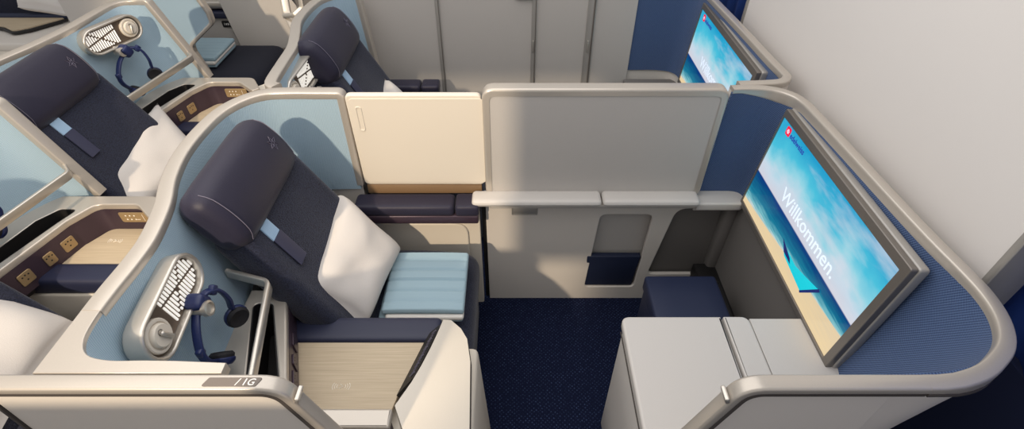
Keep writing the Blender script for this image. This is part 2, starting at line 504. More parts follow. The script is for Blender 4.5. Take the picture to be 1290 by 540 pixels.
# ------------------------------------------------------------ the seat
G_SEAT = 'business class seats'
def build_seat(label):
    t = thing('cabin_seat', label, 'seat', (-.5, 1.34, 0), G_SEAT)
    # cushion
    def cush(x, y, z):
        z2 = z - .02*max(0, x-.12)/.1*(1 if z > 0 else .2)
        return (x, y, z2+.012*(1-(y/.31)**2)*(1 if z > 0 else 0))
    part('seat_cushion', rbox((-.46, 1.365, .385), (.62, .60, .19), .06, 15, cush), KNIT, t)
    part('seat_skirt', rbox((-.44, 1.365, .17), (.55, .57, .30), .04, 9), KNIT, t)
    # backrest slab, leaning back, edges raised as bolsters
    M = ry(-27)
    def bk(x, y, z):
        bolster = .022*(max(0, abs(y)-.13)/.13)**2
        return (x + (bolster if x > 0 else 0), y*(1-.08*max(0, z)/.35), z)
    part('backrest', rbox((-.738, 1.36, .743), (.12, .53, .70), .05, 18, bk, rot=M), KNIT, t)
    # headrest roll
    H = ry(-30)
    def hd(x, y, z):
        f = 1-.12*(max(0, abs(y)-.12)/.12)**3
        bul = .024*(1-(z/.12)**2) if x > 0 else -.02*(1-(z/.12)**2)
        return (x*f+bul, y, z*(1-.10*(max(0, abs(y)-.15)/.09)**2))
    hr = part('headrest', rbox((-.882, 1.338, 1.105), (.105, .478, .235), .048, 18, hd, rot=H), LEATHER, t)
    # stitch lines near both ends
    for sgn in (-1, 1):
        ln = []
        for k in range(13):
            z = -.10+.20*k/12
            x = .0525*(1-.12*(.088/.12)**3)+.024*(1-(z/.12)**2)-.022*max(0, (abs(z)-.06)/.05)**2
            ln.append(tuple(H @ Vector((x, sgn*.205, z))+Vector((-.882, 1.338, 1.105))))
        part('stitching', tube(ln, .0013, 5), STITCH, hr)
    # embossed star, six petals
    g = []
    O = H @ Vector((.0765, .15, .012))+Vector((-.882, 1.338, 1.105)); U = Vector((0, 1, 0)); W = H @ Vector((0, 0, 1))
    for k in range(6):
        a = k*PI/3+.3; d = U*math.cos(a)+W*math.sin(a); s = U*-math.sin(a)+W*math.cos(a)
        pts = [O+d*.004, O+d*.012+s*.005, O+d*.026, O+d*.012-s*.005]
        pts = [tuple(p) for p in pts]+[pts[0].to_tuple()]
        g.append(tube(pts, .0011, 4, up=tuple((H @ Vector((1, 0, 0))))))
    part('emblem', J(*g), STAR, hr)
    # light strap with leather flap
    nrm = M @ Vector((1, 0, 0)); dn = M @ Vector((0, 0, -1)); c0 = M @ Vector((.0615, -.135, .285))+Vector((-.738, 1.36, .743))
    def band(s0, s1, w, th, off):
        P_ = [tuple(c0+dn*(s0+(s1-s0)*k/6)+nrm*off) for k in range(7)]
        return sweep(P_, rprof(w, th, min(th, w)*.45), up=tuple(nrm))
    part('strap', band(.0, .072, .055, .007, .004), STRAP, t, 'sky blue strap')
    part('strap_flap', band(.068, .195, .057, .009, .007), FLAP, t)
    return t

seat = build_seat('navy seat with white pillow and folded blue blanket, beside the 1G console')
place(seat, S_1G)
again(seat, S_1D, 'navy seat behind the cream divider, upper centre of the photo')
again(seat, (S_2A[0], S_2A[1], 1), 'navy seat at upper left with star on its wide headrest')
again(seat, (S_2B[0], S_2B[1], 1), 'seat at the lower left edge, mostly hidden under a white pillow')

def cloth_uv(rows):
    """arc length along the first row, height down the columns; twice, for both faces of a slab"""
    out = []
    for r in rows:
        acc = 0
        for k, q in enumerate(rows[0]):
            if k: acc += math.hypot(q[0]-rows[0][k-1][0], q[1]-rows[0][k-1][1])
            out.append((acc, r[0][2]))
    return out+out

# ------------------------------------------------------------ back shells
RW = .05
def wall_rows(top, bot, z1, z0, n=5, curve=0):
    rows = []
    for k in range(n+1):
        u = k/n; row = []
        for a, b in zip(top, bot):
            row.append((a[0]+(b[0]-a[0])*u, a[1]+(b[1]-a[1])*u, z1+(z0-z1)*u))
        rows.append(row)
    return rows
def offset2(path, d):
    P_ = [Vector(p[:2]) for p in path]; out = []
    for i, p in enumerate(P_):
        t = (P_[min(len(P_)-1, i+1)]-P_[max(0, i-1)]).normalized()
        out.append((p.x-t.y*d, p.y+t.x*d))
    return out

def build_shell(label, top, bot, floor_z=0.0, miny=None, cap=None, end_drop=(True, True), ins=.03, fz=.74, liner=LBLUE, group='suite back shells', base=(-1.0, 1.335, 0), name='seat_back_shell', rimmat=RIMP, ztop=1.2, dropz=(.76, .76)):
    """top/bot: plan of the shell's inner face at the rim and at z=fz (left side of travel is outside)"""
    t = thing(name, label, 'partition', base, group)
    n = 6
    inner = wall_rows(top, bot, ztop-.015, fz, n)
    outer = [[(a[0], a[1], p[2]) for a, p in zip(offset2(r, .045), r)] for r in wall_rows(top, bot, ztop-.015, fz, n)]
    # the outside stays upright: use the top plan for it
    outer = [[(a[0], a[1], r[0][2]) for a in offset2(top, .045)] for r in inner]
    back = [[(p[0], p[1], p[2]) for p in r] for r in outer]
    # solid core: fabric side and outer side
    fab_back = [[(a[0], a[1], r[0][2]) for a in offset2(r, .010)] for r in inner]
    part('fabric_lining', slab(inner, fab_back), liner, t, smooth=50, uv=cloth_uv(inner))
    if miny: back = [[(q[0], max(q[1], miny), q[2]) for q in r] for r in back]
    core_in = [[(a[0], a[1], r[0][2]) for a in offset2(r, .012)] for r in inner]
    part('outer_panel', slab(core_in, back), WARM, t, smooth=50)
    lowt = offset2(top, .012); lowo = offset2(top, .045)
    low_in = [[(a[0], a[1], z) for a in offset2(bot, .012)] for z in (fz-.002, floor_z)]
    low_out = [[(a[0], max(a[1], miny or -9), z) for a in lowo] for z in (fz-.002, floor_z)]
    part('lower_panel', slab(low_in, low_out), WARM, t, smooth=50)
    # rim: flat cap that turns down the front edges
    mid = offset2(top, .022)
    path = [(p[0], p[1], ztop-.016) for p in mid]
    if cap:
        path = [q for q in path if q[0] < -.9 and q[1] > .72 or q[1] > 1.0]
        inn = [tuple(q) for q in top if q[1] < .80 and q[0] < -.6]
        part('corner_cap', plate([(-.60, .577), (-.60, .602)]+inn+[(-.990, inn[-1][1]), (-.990, .577)], [], .028, .002, (0, 0, ztop-.016)), rimmat, t, 'broad flat corner of the rim')
    for e in (0, 1):
        if not end_drop[e]: continue
        a = Vector(path[0 if e == 0 else -1]); b = Vector(path[1 if e == 0 else -2])
        d = (a-b).normalized(); bb = Vector((*offset2(bot, .022)[0 if e == 0 else -1], fz))
        if e == 0: path = [(bb.x, bb.y, dropz[0]), tuple(a+d*.012)] + path[1:]
        else: path = path[:-1]+[tuple(a+d*.012), (bb.x, bb.y, dropz[1])]
    rad = [.0]*len(path)
    if end_drop[0]: rad[1] = .05
    if end_drop[1]: rad[-2] = .05
    path = roundpath(path, rad, 7)
    g = sweep(path, rprof(.048, .030, .006), up=(0, 0, 1) if not end_drop[0] else (Vector((path[0][0], path[0][1], 0))-Vector((path[12][0], path[12][1], 0))).normalized())
    part('rim', g, rimmat, t, 'champagne metal rim', smooth=40)
    return t

# inner face at the rim (suite 1G), drawn from the console side to the divider side; outside is to the left
TOP = spline([(-.71, .607), (-.78, .608), (-.85, .608), (-.905, .622), (-.935, .66), (-.945, .72), (-.945, .80), (-.940, .90), (-.944, .99), (-.972, 1.12), (-1.015, 1.24), (-1.042, 1.37), (-1.045, 1.50), (-1.03, 1.62), (-.99, 1.70), (-.93, 1.748), (-.85, 1.758), (-.75, 1.758), (-.665, 1.758)], 4)
BOT = spline([(-.66, .612), (-.72, .613), (-.77, .63), (-.81, .665), (-.84, .72), (-.865, .78), (-.875, .86), (-.880, .93), (-.885, 1.0), (-.90, 1.12), (-.93, 1.24), (-.95, 1.37), (-.95, 1.50), (-.94, 1.60), (-.91, 1.68), (-.87, 1.73), (-.80, 1.745), (-.73, 1.748), (-.655, 1.75)], 4)
sh = build_shell('champagne rimmed back shell lined in light blue fabric around the 1G seat', TOP, BOT, end_drop=(False, True), miny=.600, cap=True)
place(sh, S_1G)
# suite 1D: shorter towards the near side
T2 = spline([(-.90, .772), (-.925, .80), (-.935, .97), (-.943, 1.12), (-.975, 1.26), (-1.01, 1.40), (-1.015, 1.54), (-.995, 1.68), (-.95, 1.75), (-.90, 1.765), (-.84, 1.765)], 4)
B2 = spline([(-.85, .775), (-.87, .80), (-.875, .97), (-.885, 1.12), (-.905, 1.26), (-.93, 1.40), (-.935, 1.54), (-.92, 1.66), (-.89, 1.72), (-.85, 1.74), (-.79, 1.75)], 4)
sh2 = build_shell('back shell with light blue lining around the seat beyond the divider', T2, B2, end_drop=(False, True))
place(sh2, S_1D)
# row behind, mirrored; wing on the far side leans forward, near side stops at the next wing
T3 = spline([(-.835, .552), (-.87, .553), (-.92, .57), (-.95, .615), (-.96, .70), (-.965, .80), (-.970, .90), (-.985, 1.00), (-1.01, 1.12), (-1.045, 1.24), (-1.07, 1.36), (-1.09, 1.50), (-1.10, 1.575)], 4)
B3 = spline([(-.655, .565), (-.70, .567), (-.76, .592), (-.81, .65), (-.85, .72), (-.88, .80), (-.90, .88), (-.91, .96), (-.92, 1.08), (-.94, 1.22), (-.95, 1.34), (-.96, 1.48), (-.96, 1.575)], 4)
def mk3(label, S):
    T = T3; B = B3
    s = build_shell(label, T, B, end_drop=(True, False), ins=.03)
    place(s, S); return s
mk3('back shell behind the upper left seat, its light blue wing carrying a round dialled lamp', S_2A)
mk3('back shell at the left edge with a brightly lit pale blue wing', S_2B)

# ------------------------------------------------------------ reading light units
def build_lamp(label):
    t = thing('reading_light', label, 'lamp', (0, 0, 0), 'reading light units on the shells')
    def stad(L, h, n=10):
        out = []
        for k in range(n+1):
            a = -PI/2+PI*k/n; out.append((L/2-h/2+h/2*math.cos(a), h/2*math.sin(a)))
        for k in range(n+1):
            a = PI/2+PI*k/n; out.append((-L/2+h/2+h/2*math.cos(a), h/2*math.sin(a)))
        return out
    Y, Z = (0, 1, 0), (0, 0, 1)
    part('housing', plate(stad(.315, .125), [stad(.289, .102)], .054, .007, (.0, 0, 0), Y, Z, 3), CHROME, t)
    part('grille_plate', plate(stad(.288, .10), [], .03, .001, (-.008, 0, 0), Y, Z), BRONZED, t)
    g = []
    for i in range(15):
        y = -.018+.0115*i*1.0
        hz = .042
        if y > .095: hz = math.sqrt(max(.0001, .044**2-(y-.095)**2))
        if y < .0: hz = .042
        cuts = [(-.03+(.10-y)*.0+ (y-.02)*.55), (.012-(y-.02)*.05)]
        cuts = [(.13-y)*-.75+.055, (.13-y)*.20-.010]
        segs = []; lo = -hz
        for c in sorted(cuts):
            if lo < c-.004 < hz: segs.append((lo, c-.004)); lo = c+.004
            elif c-.004 <= lo < c+.004: lo = c+.004
        if hz-lo > .004: segs.append((lo, hz))
        for a, b in segs:
            if b-a > .003: g.append(rbox((.0085, y, (a+b)/2), (.004, .0062, b-a), .001, 3))
    part('grille_slit', J(*g), SLIT, t, 'white slits of the grille')
    kb = part('dial', lathe([(.0, 0), (.045, 0), (.045, .012), (.042, .015), (.036, .015), (.035, .011), (.032, .011), (.031, .020), (.028, .024), (0, .024)], (.005, -.092, 0), (1, 0, 0), 28), CREAM, t)
    part('dial_pointer', rbox((.034, -.088, -.006), (.012, .012, .045), .005, 6, rot=rx(20)), CHROME, kb)
    part('dial_mark', tube([(.030, -.092+.008*math.cos(a/6*5), .012+.008*math.sin(a/6*5)) for a in range(6)], .0012, 5), DARKMET, kb)
    hk = part('hook', lathe([(0, 0), (.017, 0), (.017, .035), (.022, .036), (.022, .05), (.016, .052), (.016, .047), (0, .047)], (.01, .03, -.075), (1, 0, 0), 20), CHROME, t)
    part('hook_arm', rbox((.015, .03, -.062), (.014, .018, .03), .005, 6), CHROME, hk)
    return t
lamp = build_lamp('silver reading light with grille and dial beside the 1G seat')
lamp.location = (-.893, .84, 1.085); lamp.rotation_euler = (math.radians(4), math.radians(-11), math.radians(4))
l2 = copy_tree(lamp); l2['label'] = 'silver reading light on the upper left shell, dial at its far end'
l2.location = (-1.985, 2.50, 1.115); l2.scale = (1, -1, 1); l2.rotation_euler = (0, math.radians(-6), math.radians(-19))
l3 = copy_tree(lamp); l3['label'] = 'grilled reading light behind the seat beyond the cream divider'
l3.location = (-.925, 2.07, 1.09); l3.rotation_euler = (math.radians(4), math.radians(-4), math.radians(-6))

# ------------------------------------------------------------ headphones
def build_headphones(label):
    t = thing('headphones', label, 'headphones', (0, 0, 0), 'headphones hanging from the reading lights')
    # origin at the hook; band in the local YZ plane
    part('clip', rbox((.012, .006, -.012), (.045, .042, .05), .012, 7, rot=rx(25)), HPBLUE, t)
    a1 = spline([(.01, .01, -.018), (.02, .035, -.008), (.03, .062, -.030), (.035, .072, -.075), (.03, .072, -.115)], 5)
    a2 = spline([(.01, -.005, -.02), (.02, -.050, -.045), (.03, -.085, -.085), (.035, -.088, -.12), (.03, -.065, -.155)], 5)
    hb = part('headband', J(sweep(a1, rprof(.020, .010, .004)), sweep(a2, rprof(.020, .010, .004))), HPBLUE, t)
    part('band_cuff', rbox(a1[8], (.016, .026, .022), .005, 5, rot=rx(35)), HPBLUE, hb)
    part('band_cuff', rbox(a2[10], (.016, .022, .022), .005, 5), HPBLUE, hb)
    for c, ax in (((.03, .072, -.148), (.8, -.55, .1)), ((.03, -.045, -.180), (-.1, .75, .65))):
        cup = part('ear_cup', lathe([(0, -.012), (.024, -.012), (.031, -.004), (.032, .004), (.028, .008), (0, .008)], c, ax, 22), HPBLUE, t)
        part('ear_pad', lathe([(0, .007), (.029, .007), (.030, .014), (.025, .020), (.014, .016), (0, .015)], c, ax, 22), HPBLACK, cup, 'black foam ear pad')
    return t
hp = build_headphones('navy headphones with black pads hanging beside the 1G seat')
hp.location = (-.872, .885, 1.045); hp.scale = (1.12, 1.12, 1.12)
h2 = copy_tree(hp); h2['label'] = 'navy headphones hanging on the pale wing at upper left'
h2.location = (-1.955, 2.475, 1.055); h2.scale = (1.15, 1.15, 1.15); h2.rotation_euler = (0, 0, math.radians(-19))
h3 = copy_tree(hp); h3['label'] = 'navy headphones cut off by the left edge of the photo'
h3.location = (-1.93, 1.345, 1.02); h3.scale = (1, -1, 1); h3.rotation_euler = (0, 0, math.radians(-12))

# ------------------------------------------------------------ side consoles
def build_console(label, yw, p0, p1, S, right_x=-.235, body=CREAM):
    """yw inner face of the wall away from the seat, p0..p1 the arm pad"""
    t = thing('side_console', label, 'console', (-.5, .9, 0), 'side consoles with wood tray')
    zt = .78; zw = .645
    yo = yw-.055
    # ledge with the open bin
    out = roundpath([(-.895, 1.15), (-.775, 1.15), (-.765, 1.12), (-.665, yw+.10), (-.61, yw), (-.337, yw), (-.337, yo), (-.80, yo), (-.895, yo+.12)] if yw > .7 else [(-.895, 1.15), (-.775, 1.15), (-.765, 1.12), (-.665, yw+.10), (-.61, yw), (-.44, yw), (-.33, yw+.10), (-.30, yw+.07), (-.38, yo), (-.80, yo), (-.895, yo+.12)], [0, .02, .02, .06, .05, .004, .004, .02, .02] if yw > .7 else [0, .02, .02, .06, .05, .05, .01, .01, .06, .02, .02], 5, True)
    hole = roundpath([(-.865, 1.09), (-.80, 1.09), (-.695, yw+.11), (-.665, yw+.03), (-.735, yw+.03), (-.785, yw+.10)], .018, 5, True)
    part('ledge', plate(out, [hole], .03, .006, (0, 0, zt-.015)), RIMP if body is CREAM else PALE, t)
    part('storage_bin', J(plate(hole, [], .01, .0, (0, 0, .60)), sweep([(p[0], p[1], .69) for p in hole]+[(hole[0][0], hole[0][1], .69)], [(-.002, -.09), (.002, -.09), (.002, .088), (-.002, .088)])), BLACK, t, 'black lined open bin')
    # dark lacquer wall around the tray
    wl = roundpath([(-.765, 1.125), (-.665, yw+.10), (-.615, yw+.002), (-.352, yw+.002)], [0, .06, .06, 0], 6)
    wl = wl
    wi = part('tray_wall', slab([[(p[0], p[1], z) for p in wl] for z in (zt-.028, zw-.01)], [[(p[0]-.012, p[1]-.012, z) for p in wl] for z in (zt-.028, zw-.01)]), PURPLE, t)
    # tray, pad, control strip
    tr = roundpath([(-.77, p0), (-.66, yw+.09), (-.61, yw), (-.385, yw), (-.355, yw+.13), (-.298, p0)], [0, .03, .05, .04, .03, 0], 5, True)
    wd = part('wood_tray', plate(tr, [], .012, .002, (0, 0, zw-.006)), WOOD, t)
    g = []
    cx, cy = (-.545, yw+.145) if yw > .7 else (-.555, yw+.075)
    for r in (.014, .021, .028):
        for s in (0, PI):
            g.append(tube([(cx+r*math.cos(a), cy+r*.8*math.sin(a), zw+.0006) for a in [s-.55+1.1*k/6 for k in range(7)]], .0009, 4))
    g.append(tube([(cx-.005, cy-.008, zw+.0006), (cx+.005, cy+.0, zw+.0006), (cx-.004, cy+.008, zw+.0006)], .0011, 4))
    part('charging_symbol', J(*g), MARK, wd)
    part('arm_pad', rbox(((-.81-.285+.04)/2, (p0+p1)/2, zw-.03), (.56, p1-p0, .085), .022, 9), NAVY, t)
    part('arm_side', rbox((-.53, p1-.004, .30), (.56, .02, .56), .008, 5), body, t)
    # control strip
    a, b = Vector((-.290, p0+.03, zw+.006)), Vector((-.362, yw+.11, zw+.006)); c, d = Vector((-.232, p0+.010, zt-.036)), Vector((-.294, yw+.12, zt-.031))
    rows = [[tuple(a.lerp(b, k/6)) for k in range(7)], [tuple(c.lerp(d, k/6)) for k in range(7)]]
    rw2 = [[(p[0]+.006, p[1], p[2]-.012) for p in r] for r in rows]
    cs = part('control_strip', slab(rows, rw2), BLACK if body is CREAM else BLACK, t)
    g = []
    for k in range(16):
        u = .12+.05*k
        p = (a.lerp(b, u)).lerp(c.lerp(d, u), .55); q = (a.lerp(b, u)).lerp(c.lerp(d, u), .80)
        g.append(tube([tuple(p+Vector((-.001, 0, .003))), tuple(q+Vector((-.001, 0, .003)))], .0016 if k % 3 else .0026, 4))
    part('control_key', J(*g), STITCH, cs)
    # cream body: faceted end sloping to the aisle
    C_ = [(-.229, p0+.016, .748), (-.240, p0-.03, .750), (-.256, p0-.09, .752), (-.278, p0-.16, .755), (-.299, yw+.095, .757), (-.335, yw+.018, .762)]
    A = [(-.233, p0+.022, .745), (-.205, p0+.030, .730), (-.172, p0+.012, .708), (-.150, p0-.02, .695), (-.135, p0-.10, .686), (-.122, yo+.0, .680)]
    Bm = [(-.229, p0+.019, .747), (-.228, p0-.015, .745), (-.236, p0-.07, .744), (-.250, p0-.13, .744), (-.265, yw+.05, .744), (-.30, yo, .750)]
    D = [(p[0]-.004, p[1], .60) for p in C_]
    E_ = [(p[0]+(-.002), p[1], p[2]-.015) for p in A]; F_ = [(p[0]+.002, p[1], .42) for p in A]; F2 = [(p[0]-.03, p[1], .02) for p in A]
    rows = [D, C_, Bm, A, E_, F_, F2]
    inner = [[(p[0]-.0, p[1], p[2]) for p in D]]*1
    V, Fc = grid(rows)
    m = len(A); nr = len(rows)
    Fc = list(Fc)+[tuple(i*m for i in range(nr)), tuple(i*m+m-1 for i in reversed(range(nr)))]
    part('end_cowl', (V, Fc), body, t, smooth=28)
    part('end_trim', tube([(p[0]+.001, p[1]-.002, .665) for p in A[2:]]+[(A[-1][0]+.001, A[-1][1]-.01, .60)], .003, 6), GROOVE, t)
    part('body_side', J(rbox((-.112, (p0+yo)/2, .32), (.05, abs(p0-yo)+.0, .60), .02, 7, fn=lambda x, y, z: (x-(z+.3)*.05, y, z)), rbox((-.50, (p0+yo)/2, .30), (.72, p0-yo, .58), .01, 5)), body, t)
    # sockets on the slanted back wall and panel on the far wall
    q0, q1 = Vector((-.762, 1.115, 0)), Vector((-.668, yw+.105, 0)); dr = (q1-q0).normalized(); nm = Vector((-dr.y, dr.x, 0))
    if nm.x < 0: nm = -nm
    L = (q1-q0).length
    for k, (f, w) in enumerate(((.42, .052), (.68, .040), (.90, .052))):
        c = q0+dr*(L*f); c.z = .695
        pl = part('socket_plate', plate(rect(-w/2, -.026, w/2, .026, .008), [], .005, .0015, c+nm*.003, dr, (0, 0, 1)), BRONZE if yw < .7 else PURPLE, wi, 'bronze socket plate' if yw < .7 else None)  # nearest console's plates take the dark lacquer for the shade they sit in
        hs = [lathe([(0, 0), (.0035, 0), (0, .001)], tuple(c+nm*.0055+dr*dx+Vector((0, 0, dz))), tuple(nm), 8) for dx, dz in ((-.012, .01), (.012, .01), (0, -.008), (.0, .013))]
        part('socket_hole', J(*hs), BLACK, pl)
    c = Vector((-.475, yw+.006, .715))
    pl = part('control_panel', plate(rect(-.062, -.026, .062, .026, .01), [], .006, .002, c, (1, 0, 0), (0, 0, 1)), BRONZE, wi, 'bronze seat control panel')
    g = [lathe([(0, 0), (.0035, 0), (0, .001)], (c.x+dx, c.y+.003, c.z+dz), (0, 1, 0), 8) for dx in (-.035, -.018, 0) for dz in (-.01, .01)]
    g.append(rbox((c.x+.035, c.y+.003, c.z), (.002, .002, .035), .0005, 3))
    g.append(rbox((c.x+.012, c.y+.003, c.z-.01), (.014, .002, .002), .0005, 3))
    part('control_button', J(*g), MARK, pl)
    # rail around the bin
    path = roundpath([(-.915, 1.115, .905), (-.765, 1.07, .905), (-.668, yw-.04+.0, .905), (-.75, yw-.12, .905)], [0, .035, .035, 0], 7)
    if yw > .7: path = roundpath([(-.915, 1.115, .905), (-.765, 1.07, .905), (-.672, .63, .905)], [0, .035, 0], 7)
    part('guard_rail', sweep(path, rprof(.015, .036, .005)), CHROME, t, 'satin metal guard rail')
    place(t, S); return t
build_console('cream console with pale wood tray beside the 1G seat', .72, 1.03, 1.135, S_1G)
build_console('console with lit wood tray and bronze sockets beside the upper left seat', .64, .845, .945, S_2A)
build_console('console with wood tray and charging symbol at the left edge', .64, .845, .945, S_2B)

# ------------------------------------------------------------ pillows
def build_pillow(label, A, B, C_, D, th=.075, seed=1):
    """A,B,C,D corner points in order; puffed perpendicular to their plane"""
    A, B, C_, D = map(Vector, (A, B, C_, D))
    N = (B-A).cross(D-A).normalized(); n = 26
    rnd = random.Random(seed); ph = [rnd.uniform(0, 6) for _ in range(6)]
    fr, bk = [], []
    for i in range(n+1):
        r1, r2 = [], []
        for j in range(n+1):
            u, v = i/n, j/n
            U, W = 2*u-1, 2*v-1
            # concave sides, pointed corners
            uu = .5+.5*U*(1-.085*(1-W*W)); vv = .5+.5*W*(1-.085*(1-U*U))
            p = (A*(1-uu)+B*uu)*(1-vv)+(D*(1-uu)+C_*uu)*vv
            h = th*(max(0, (1-U**4)*(1-W**4)))**.42
            ang = math.atan2(W, U); rr = math.hypot(U, W)
            wr = .0032*rr*rr*math.sin(7*ang+ph[0])*(1-max(abs(U), abs(W))**6)+.005*math.sin(4*U+2*W+ph[1])*math.sin(5*W-2*U+ph[2])*(1-max(abs(U), abs(W))**4)
            r1.append(tuple(p+N*(h+wr))); r2.append(tuple(p-N*(h*.8)))
        fr.append(r1); bk.append(r2)
    return solo('pillow', slab(fr, bk), PILLOW, label, 'pillow', 'white pillows on the seats', smooth=180)
build_pillow('white pillow standing on the 1G seat beside the folded blanket', (-.71, 1.635, .815), (-.755, 1.155, .745), (-.555, 1.165, .54), (-.485, 1.57, .545), .088, 3)
def mir(p, S): return (p[0]+S[0], S[1]+S[2]*(p[1]-Y0), p[2])
build_pillow('white pillow on the upper left seat, left of the light blue shell', (-1.875, 2.43, .775), (-1.895, 1.775, .755), (-1.68, 1.70, .58), (-1.60, 2.22, .57), .08, 5)
build_pillow('large white pillow cut by the left edge above the 1G sign rail', (-1.98, 1.20, .80), (-1.93, .70, .80), (-1.56, .70, .60), (-1.60, 1.16, .58), .09, 8)
build_pillow('small white pillow corner peeking over the cream divider', (-.70, 2.62, .82), (-.72, 2.26, .74), (-.52, 2.26, .54), (-.47, 2.60, .52), .07, 9)

# ------------------------------------------------------------ folded blankets
def build_blanket(label, x0, x1, y0, y1, z, ridges=6, skew=0, lay=BLWHITE):
    t = thing('folded_blanket', label, 'blanket', ((x0+x1)/2, (y0+y1)/2, z), 'folded blue blankets')
    cx, cy = (x0+x1)/2, (y0+y1)/2; w, d = x1-x0, y1-y0
    def under(x, y, zz): return (x, y, zz)
    part('lower_fold', rbox((cx-.012, cy+.004, z+.014), (w+.012, d-.0, .028), .012, 9), BLANKET, t)
    part('white_lining', rbox((cx+.006, cy-.004, z+.036), (w-.016, d+.006, .026), .012, 9), lay, t, 'white lining of the fold')
    def top(x, y, zz):
        k = min(1, abs(math.sin((y+d/2)/d*PI*ridges))*2.2)
        return (x+.012*y/d*0+skew*y, y, zz+(.008*k-.006 if zz > 0 else 0) - .004*(abs(x)/w*2)**4)
    part('top_fold', rbox((cx, cy+.004, z+.060), (w, d-.004, .026), .012, (14, 96, 6), top), BLANKET, t)
    return t
build_blanket('folded powder blue blanket with white lining on the 1G seat', -.505, -.185, 1.225, 1.545, .487)
b = build_blanket('folded blue blanket on the dark seat of the far suite, top left', -2.46, -2.10, 3.44, 3.80, .48, 7)

# ------------------------------------------------------------ armrest, divider, ledge of suite 1G
def build_arm(label, S, dx=0):
    t = thing('armrest', label, 'armrest', (-.4, 1.69, 0), 'armrests on the divider side')
    part('pad', rbox((-.462, 1.70, .692), (.43, .10, .058), .020, 9), LEATHER, t)
    part('end_pad', rbox((-.192, 1.70, .692), (.104, .10, .058), .016, 9), LEATHER, t)
    part('trim', rbox((-.41, 1.700, .645), (.53, .098, .045), .008, 5), PURPLE, t, 'aubergine lacquer trim')
    return place(t, S)
build_arm('aubergine armrest running under the cream divider', S_1G)
build_arm('navy armrest by the far door panels of the suite beyond', (S_1D[0]-.285, S_1D[1], 1))
# cream side wall under it
side = thing('seat_side_wall', 'cream moulded side wall under the aubergine armrest', 'panel', (-.4, 1.72, 0))
part('panel', plate(rect(-.76, .0, -.145, .625, .012), [], .03, .004, (0, 1.735, 0), (1, 0, 0), (0, 0, 1)), CREAM, side)
part('raised_panel', plate(rect(-.70, .10, -.20, .57, .07, 8), [], .014, .006, (0, 1.715, 0), (1, 0, 0), (0, 0, 1), 3), CREAM, side)

dv = thing('divider_screen', 'cream fixed divider panel with a slim recessed pull, lit warm', 'divider', (-.37, 1.765, 0))
part('screen_panel', plate(rect(-.635, .762, -.118, 1.192, .022), [], .026, .006, (0, 1.765, 0), (1, 0, 0), (0, 0, 1), 3), CREAM, dv)
part('screen_face', plate(rect(-.622, .775, -.11, 1.178, .018), [], .004, .0015, (0, 1.751, 0), (1, 0, 0), (0, 0, 1)), CREAM, dv)
part('pull', J(plate(rect(-.603, 1.035, -.578, 1.145, .012, 6), [rect(-.598, 1.041, -.583, 1.139, .007, 5)], .006, .002, (0, 1.749, 0), (1, 0, 0), (0, 0, 1))), CREAM, dv)
part('lower_rail', rbox((-.38, 1.768, .735), (.50, .03, .05), .006, 4), plain('brown_shadow_rail', (128, 102, 74), .5), dv, 'brown rail with painted-in shade below the panel')  # brown carries the shade of the gap under the panel

sd = thing('sliding_divider', 'large grey sliding divider panel with bright metal top edge', 'divider', (.35, 1.74, 0))
part('sliding_panel', plate(rect(-.112, .70, .815, 1.222, .045, 7), [], .052, .012, (0, 1.765, 0), (1, 0, 0), (0, 0, 1), 4), GREY, sd)
part('panel_frame', plate(rect(-.114, .70, .817, 1.224, .047, 7), [rect(-.096, .66, .799, 1.205, .035, 7)], .058, .010, (0, 1.765, 0), (1, 0, 0), (0, 0, 1), 4), RIMP, sd)
lg = thing('divider_ledge', 'pale grey ledge in two capped lengths under the sliding panel', 'ledge', (.31, 1.70, .69))
part('ledge_cap', rbox((.105, 1.705, .722), (.555, .085, .036), .018, 10), PALE, lg)
part('ledge_cap', rbox((.595, 1.705, .722), (.415, .085, .036), .018, 10), PALE, lg)
part('light_strip', rbox((.36, 1.715, .692), (.90, .05, .014), .003, 3), WARM, lg)
part('under_rail', rbox((.36, 1.73, .675), (.92, .05, .02), .003, 3), GREY, lg)

pw = thing('suite_side_panel', 'grey lower side panel with magazine pocket and footwell opening', 'panel', (.3, 1.75, 0))
foot = roundpath([(.682, .19), (1.075, .19), (1.075, .628), (.742, .628)], [.03, 0, 0, .06], 7, True)
pock = roundpath([(.374, .092), (.628, .092), (.642, .594), (.402, .594)], [.025, .025, .035, .035], 6, True)
part('face', plate([(-.118, .0), (.70, .0), (.70, .12), (1.09, .12), (1.09, .665), (-.118, .665)], [pock, foot], .02, .003, (0, 1.757, 0), (1, 0, 0), (0, 0, 1)), WARM, pw)
part('backing', rbox((.30, 1.815, .33), (.86, .05, .66), .004, 3), GREY, pw)
part('latch', J(plate(rect(-.002, .592, .116, .652, .006), [rect(.004, .598, .110, .640, .003)], .006, .002, (0, 1.746, 0), (1, 0, 0), (0, 0, 1)), rbox((.057, 1.748, .618), (.105, .006, .042), .002, 4)), BEZTOP, pw, 'dark grey latch')
pk = part('pocket', rbox((.505, 1.768, .21), (.262, .03, .225), .006, 6, fn=lambda x, y, z: (x-.012+z*.05, y-.01*(z > 0), z)), NAVYD, pw, 'navy leather pocket')
part('door_gap', rbox((-.128, 1.78, .33), (.02, .03, .66), .001, 3), BLACK, pw, 'dark gap beside the seat')
